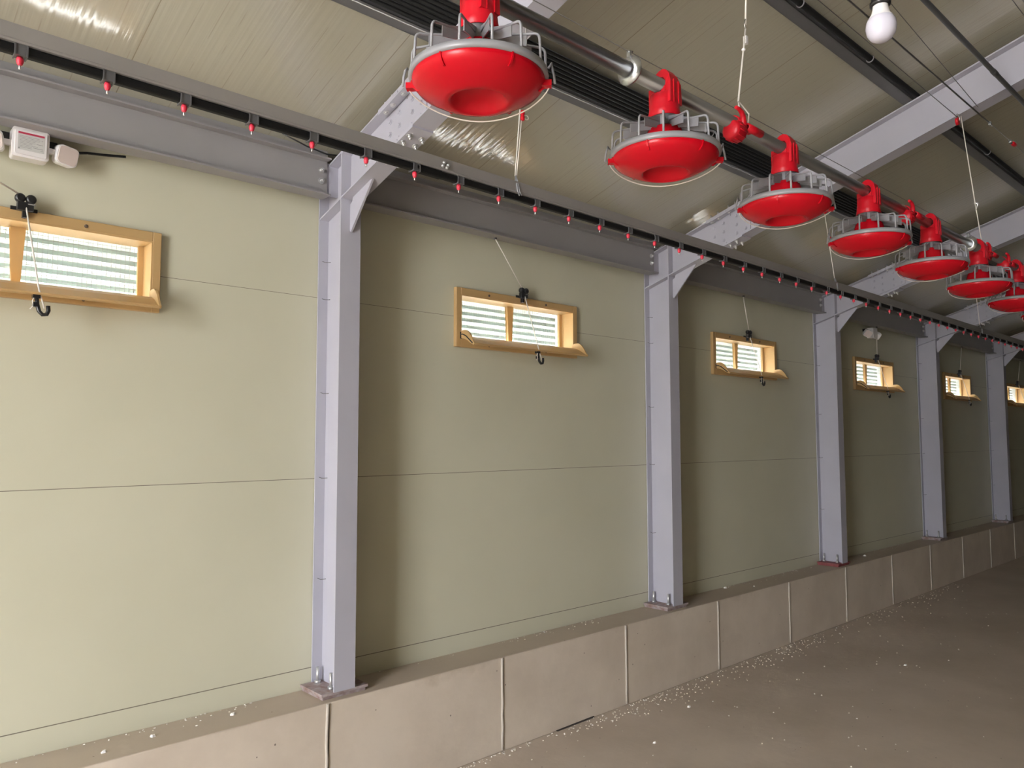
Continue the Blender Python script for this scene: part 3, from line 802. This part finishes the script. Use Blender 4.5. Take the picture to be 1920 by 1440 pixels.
MB().box(-.016, .016, -.007, .007, -.012, .010).build('saddle', M['zinc'], t, bevel=.003); MB().tube([(-.01, -.008, -.012), (-.01, -.012, -.022), (.01, -.012, -.022)], .003, 6).build('u_bolt', M['zinc'], t)
t = empty('cable_clamp', 'zinc clamp with red adjuster on the cable near the right edge', 'clamp', V(5.62, 1.358, 1.90))
MB().box(-.018, .018, -.008, .008, -.012, .010).build('saddle', M['zinc'], t, bevel=.003)
MB().lathe([(0, .02), (.009, .022), (.013, .04), (.013, .075), (.008, .09), (0, .09)], 16, (0, -.004, -.004), 'x').build('adjuster', M['redneck'], t)

# ------------------------------------------------------------------ nipple drinker line
DY = 2.191
def dz_(x): return .9655 - .0052*(x-.3)
t = empty('drinker_line', 'long black nipple drinker pipe with red nipples under a grey profile', 'drinker line', (0, DY, dz_(0)+H))
def DL(x, dy, dz): return (x, dy, dz_(x)-dz_(0)+dz)
def rod(mb, x0, x1, prof):
    A = [mb.bm.verts.new(DL(x0, a, b)) for a, b in prof]; B = [mb.bm.verts.new(DL(x1, a, b)) for a, b in prof]
    n = len(prof); fa = mb.bm.faces.new(A); fb = mb.bm.faces.new(B[::-1])
    for i in range(n): mb.bm.faces.new((A[i], A[(i+1) % n], B[(i+1) % n], B[i]))
    bmesh.ops.triangulate(mb.bm, faces=[fa, fb]); return mb
DX0, DX1 = -.6, 17.0
rod(MB(), DX0, DX1, rrect(.0255, .0255, .007, 3)).build('pipe', M['black'], t)
prof = [(-.017, .013), (.017, .013), (.017, .020), (.010, .024), (.010, .048), (.014, .052), (-.014, .052), (-.010, .048), (-.010, .024), (-.017, .020)]
prof = [(-.0195, .0125), (.0195, .0125), (.0195, .018), (.0165, .022), (.0165, .060), (-.0165, .060), (-.0165, .022), (-.0195, .018)]
rod(MB(), DX0, DX1, prof).build('support_profile', M['alu'], t)
for x in (2.03-.62+.19, 4.64, 7.68):
    rod(MB(), x-.055, x+.055, rrect(.029, .029, .008, 3)).build('pipe_sleeve', M['black'], t)
nb = MB().lathe([(0, -.0145), (.0062, -.0145), (.0085, -.021), (.0085, -.027), (.0062, -.034), (.0045, -.036), (0, -.036)], 16).build('nipple', M['nip'], t)
sdl = MB().prism([(-.0145, -.0145), (.0145, -.0145), (.0145, .0125), (-.0145, .0125)], 'x', -.012, .012)
for xx in (-.013, .013):
    sdl.prism([(-.0165, -.0165), (.0165, -.0165), (.0165, .0130), (-.0165, .0130)], 'x', xx-.0018, xx+.0018)
sdl = sdl.build('saddle', M['saddle'], nb)
pin = MB().cyl((0, 0, -.035), (0, 0, -.0465), .0026, 8).build('pin', M['pin'], nb)
N = 82
for k in range(N):
    x = .343 + .2*k
    if x > DX1-.05: break
    if k == 0: o = nb
    else:
        o = nb.copy(); COL.objects.link(o); o.parent = t
        for g in (sdl, pin):
            h = g.copy(); COL.objects.link(h); h.parent = o
    o.location = DL(x, 0, 0)
# bolts on the profile joint and strap hooks
for i, (dx, dz) in enumerate(((0, .043), (.018, .037), (-.006, .030), (.012, .026))):
    MB().bolt(DL(1.66+dx, -.0178, dz), (0, -1, .06), .0045, .004).build('joint_rivet', M['bolt'], t)
for x in (2.03, 4.863, 7.79):
    MB().tube([DL(x+.02, -.018, .008), DL(x+.006, -.020, .020), DL(x+.002, -.018, .048), DL(x+.006, -.008, .066), DL(x+.004, 0, .090)], .0032, 8).tube(
        [DL(x+.008, -.018, .004), DL(x-.004, -.020, .020), DL(x-.006, -.018, .048), DL(x, -.004, .066), DL(x+.004, 0, .090)], .0032, 8).build('strap_hook', M['grey'], t)
def drop(x, top, label, double, adj):
    p = V(x+.004, DY, dz_(x)+.088); q = V(*top)
    t = empty('suspension_cord', label, 'cord', p, 'drinker suspension cords')
    d = q-p
    off = Vector((.006, .0, 0))
    MB().tube([-off*.5, d-off*.5], .0024, 8).build('strand', M['cord'], t)
    if double: MB().tube([off*.8, d*adj+off*1.6], .0024, 8).build('strand', M['cord'], t)
    a = d*adj
    MB().lathe([(0, -.022), (.008, -.020), (.0095, -.008), (.007, 0), (.0095, .008), (.008, .02), (0, .022)], 14, (a.x+.010, a.y-.004, a.z)).build('adjuster', M['redneck'], t)
    if double:
        MB().tube([(a.x+.030+.012*math.cos(u), a.y-.004, a.z-.002+.009*math.sin(u)) for u in [2*PI*i/14 for i in range(14)]], .0022, 6, closed=True).build('loop', M['cord'], t)
    else:
        MB().tube([(a.x+.006, a.y-.006, a.z-.01), (a.x-.016, a.y-.008, a.z+.004), (a.x-.004, a.y-.008, a.z-.03), (a.x-.010, a.y-.008, a.z-.06), (a.x+.004, a.y-.008, a.z-.10)], .0022, 6).build('cord_tail', M['cord'], t)
drop(2.03, (2.105, 2.20, rb(2.2)), 'doubled white drinker cord with red adjuster below the nearest feeder pan', True, .405)
drop(4.863, (4.975, 2.31, rb(2.31)), 'white drinker cord with red adjuster and loose tail, between third and fourth pans', False, .44)
drop(7.79, (7.90, 2.26, rb(2.26)), 'far white drinker cord seen against a pale rafter below the sixth pan', False, .75)

# ------------------------------------------------------------------ light bulb
bx, by, bz = 1.604, .608, .852
t = empty('light_bulb', 'unlit white light bulb in a black socket at the top right', 'light bulb', V(bx, by, bz))
MB().lathe([(0, -.032), (.012, -.0305), (.021, -.025), (.0275, -.015), (.030, -.002), (.0285, .010), (.0245, .018)], 40).build('globe', M['globe'], t)
MB().lathe([(.0255, .017), (.0185, .027), (.0155, .038), (.0145, .048), (.013, .052), (0, .052)], 32).build('base', M['white'], t)
MB().lathe([(.0155, .044), (.0205, .046), (.0205, .052), (.0175, .054), (.0170, .095), (.010, .104), (0, .104)], 28).build('socket', M['blackp'], t)
zt_ = rb(by, CZ) - bz
MB().tube([(0, 0, .10), (.004, 0, .4), (0, .0, zt_)], .0035, 8).build('flex', M['blackp'], t)
t.rotation_euler = (0, 0, 0)

# ------------------------------------------------------------------ crumbs and chips
def chip(mb, p, s):
    n = random.randint(4, 6); top = Vector(p)
    pts = []
    a0 = random.random()*6
    ring = []
    for i in range(n):
        a = a0+2*PI*i/n; r = s*random.uniform(.6, 1.2)
        ring.append((p[0]+r*math.cos(a)*1.3, p[1]+r*math.sin(a), p[2]))
    B = [mb.bm.verts.new(q) for q in ring]
    T = [mb.bm.verts.new((p[0]+(q[0]-p[0])*.6, p[1]+(q[1]-p[1])*.6, p[2]+s*random.uniform(.5, .9))) for q in ring]
    mb.bm.faces.new(B[::-1]); mb.bm.faces.new(T)
    for i in range(n): mb.bm.faces.new((B[i], B[(i+1) % n], T[(i+1) % n], T[i]))
mb = MB()
for i in range(620):      # along the wall foot on the curb
    x = random.uniform(.3, 13); clump = .30+.45*math.sin(x*2.1)+.4*math.sin(x*5.3)
    if random.random() > clump: continue
    chip(mb, (x, YW-.006-abs(random.gauss(0, .05)), CT), random.uniform(.0018, .0055))
for i in range(1500):     # along the foot of the curb
    x = random.uniform(2.2, 11); clump = .22+.7*math.exp(-((x-4.6)/.8)**2)+.5*math.exp(-((x-6.4)/.7)**2)+.3*math.exp(-((x-3.0)/.3)**2)
    if random.random() > clump: continue
    chip(mb, (x, CY-.006-abs(random.gauss(0, .11 if x > 3.6 else .03)), 0), random.uniform(.0018, .0065))
for i in range(170):
    chip(mb, (random.uniform(2.2, 10), random.uniform(1.2, 3.4), 0), random.uniform(.0018, .007))
o = mb.build('crumb_litter', M['crumb']); tag(o, 'pale crumbs scattered along the curb ledge and floor edge', 'crumbs'); o['kind'] = 'stuff'
big = [((6.01, 3.765, CT), .016, 'largest white foam chip on the curb ledge, right of the second column'), ((6.26, 3.63, CT), .011, 'small white foam chip near the curb edge, right of the largest one'),
       ((.98, 3.63, CT), .011, 'white foam chip on the curb ledge, farthest left of the near group'), ((1.19, 3.67, CT), .012, 'elongated white foam chip on the near curb ledge, second from the left'),
       ((1.56, 3.69, CT), .012, 'white foam chip alone on the curb ledge left of the nearest column'), ((3.93, 2.98, 0), .012, 'white foam chip out on the floor, near the bottom centre'),
       ((8.75, 3.70, CT), .016, 'white foam chip on the curb ledge past the third column'),
       ((4.62, 3.20, 0), .014, 'white foam chip on the floor, just in front of the curb crumbs'), ((6.75, 2.55, 0), .014, 'white foam chip on the open floor, toward the right')]
for p, s, l in big:
    mb = MB(); chip(mb, p, s); tag(mb.build('foam_chip', M['foam']), l, 'foam chip', 'white foam chips')

# ------------------------------------------------------------------ camera
YAW, PITCH, ROLL, F = .74291, .06978, -.00146, 1429.611
fwd = Vector((math.sin(YAW)*math.cos(PITCH), math.cos(YAW)*math.cos(PITCH), math.sin(PITCH)))
r_ = Vector((math.cos(YAW), -math.sin(YAW), 0)); u_ = r_.cross(fwd)
cr, sr = math.cos(ROLL), math.sin(ROLL)
right = cr*r_ + sr*u_; upv = -sr*r_ + cr*u_
cam = bpy.data.cameras.new('camera'); co = bpy.data.objects.new('camera', cam); COL.objects.link(co)
m = Matrix((right, upv, -fwd)).transposed().to_4x4(); m.translation = (0, 0, H); co.matrix_world = m
cam.sensor_fit = 'HORIZONTAL'; cam.sensor_width = 36; cam.lens = F/1920*36; cam.clip_start = .02; cam.clip_end = 200
SC.camera = co

# ------------------------------------------------------------------ light: overcast sky through the gateway and the inlets
w = bpy.data.worlds.new('overcast_sky'); SC.world = w; w.use_nodes = True
wn = w.node_tree; bg = wn.nodes['Background']
bg.inputs['Strength'].default_value = 44
# overcast sky: three times brighter at the zenith than at the horizon
tc = wn.nodes.new('ShaderNodeTexCoord'); sz = wn.nodes.new('ShaderNodeSeparateXYZ'); wn.links.new(tc.outputs['Generated'], sz.inputs['Vector'])
mr = wn.nodes.new('ShaderNodeMapRange'); mr.inputs['From Min'].default_value = 0; mr.inputs['From Max'].default_value = 1
mr.inputs['To Min'].default_value = .45; mr.inputs['To Max'].default_value = 2.4; mr.clamp = True
wn.links.new(sz.outputs['Z'], mr.inputs['Value'])
vm = wn.nodes.new('ShaderNodeVectorMath'); vm.operation = 'SCALE'; vm.inputs[0].default_value = (.93, .95, 1.0)
wn.links.new(mr.outputs['Result'], vm.inputs['Scale']); wn.links.new(vm.outputs['Vector'], bg.inputs['Color'])
def portal(loc, rot, sx, sy):
    l = bpy.data.lights.new('daylight_portal', 'AREA'); l.shape = 'RECTANGLE'; l.size = sx; l.size_y = sy
    l.cycles.is_portal = True
    o = bpy.data.objects.new('daylight_portal', l); COL.objects.link(o); o.location = loc; o.rotation_euler = rot
portal((XL-.14, (DY0+DY1)/2, DZ/2), (0, -PI/2, 0), DZ, DY1-DY0)      # faces into the room (+x)

vs = SC.view_settings
vs.view_transform = 'Standard'; vs.look = 'None'; vs.gamma = 1; vs.use_curve_mapping = False
vs.exposure = 0.0
SC.cycles.use_denoising = True
SC.cycles.max_bounces = 10; SC.cycles.diffuse_bounces = 6
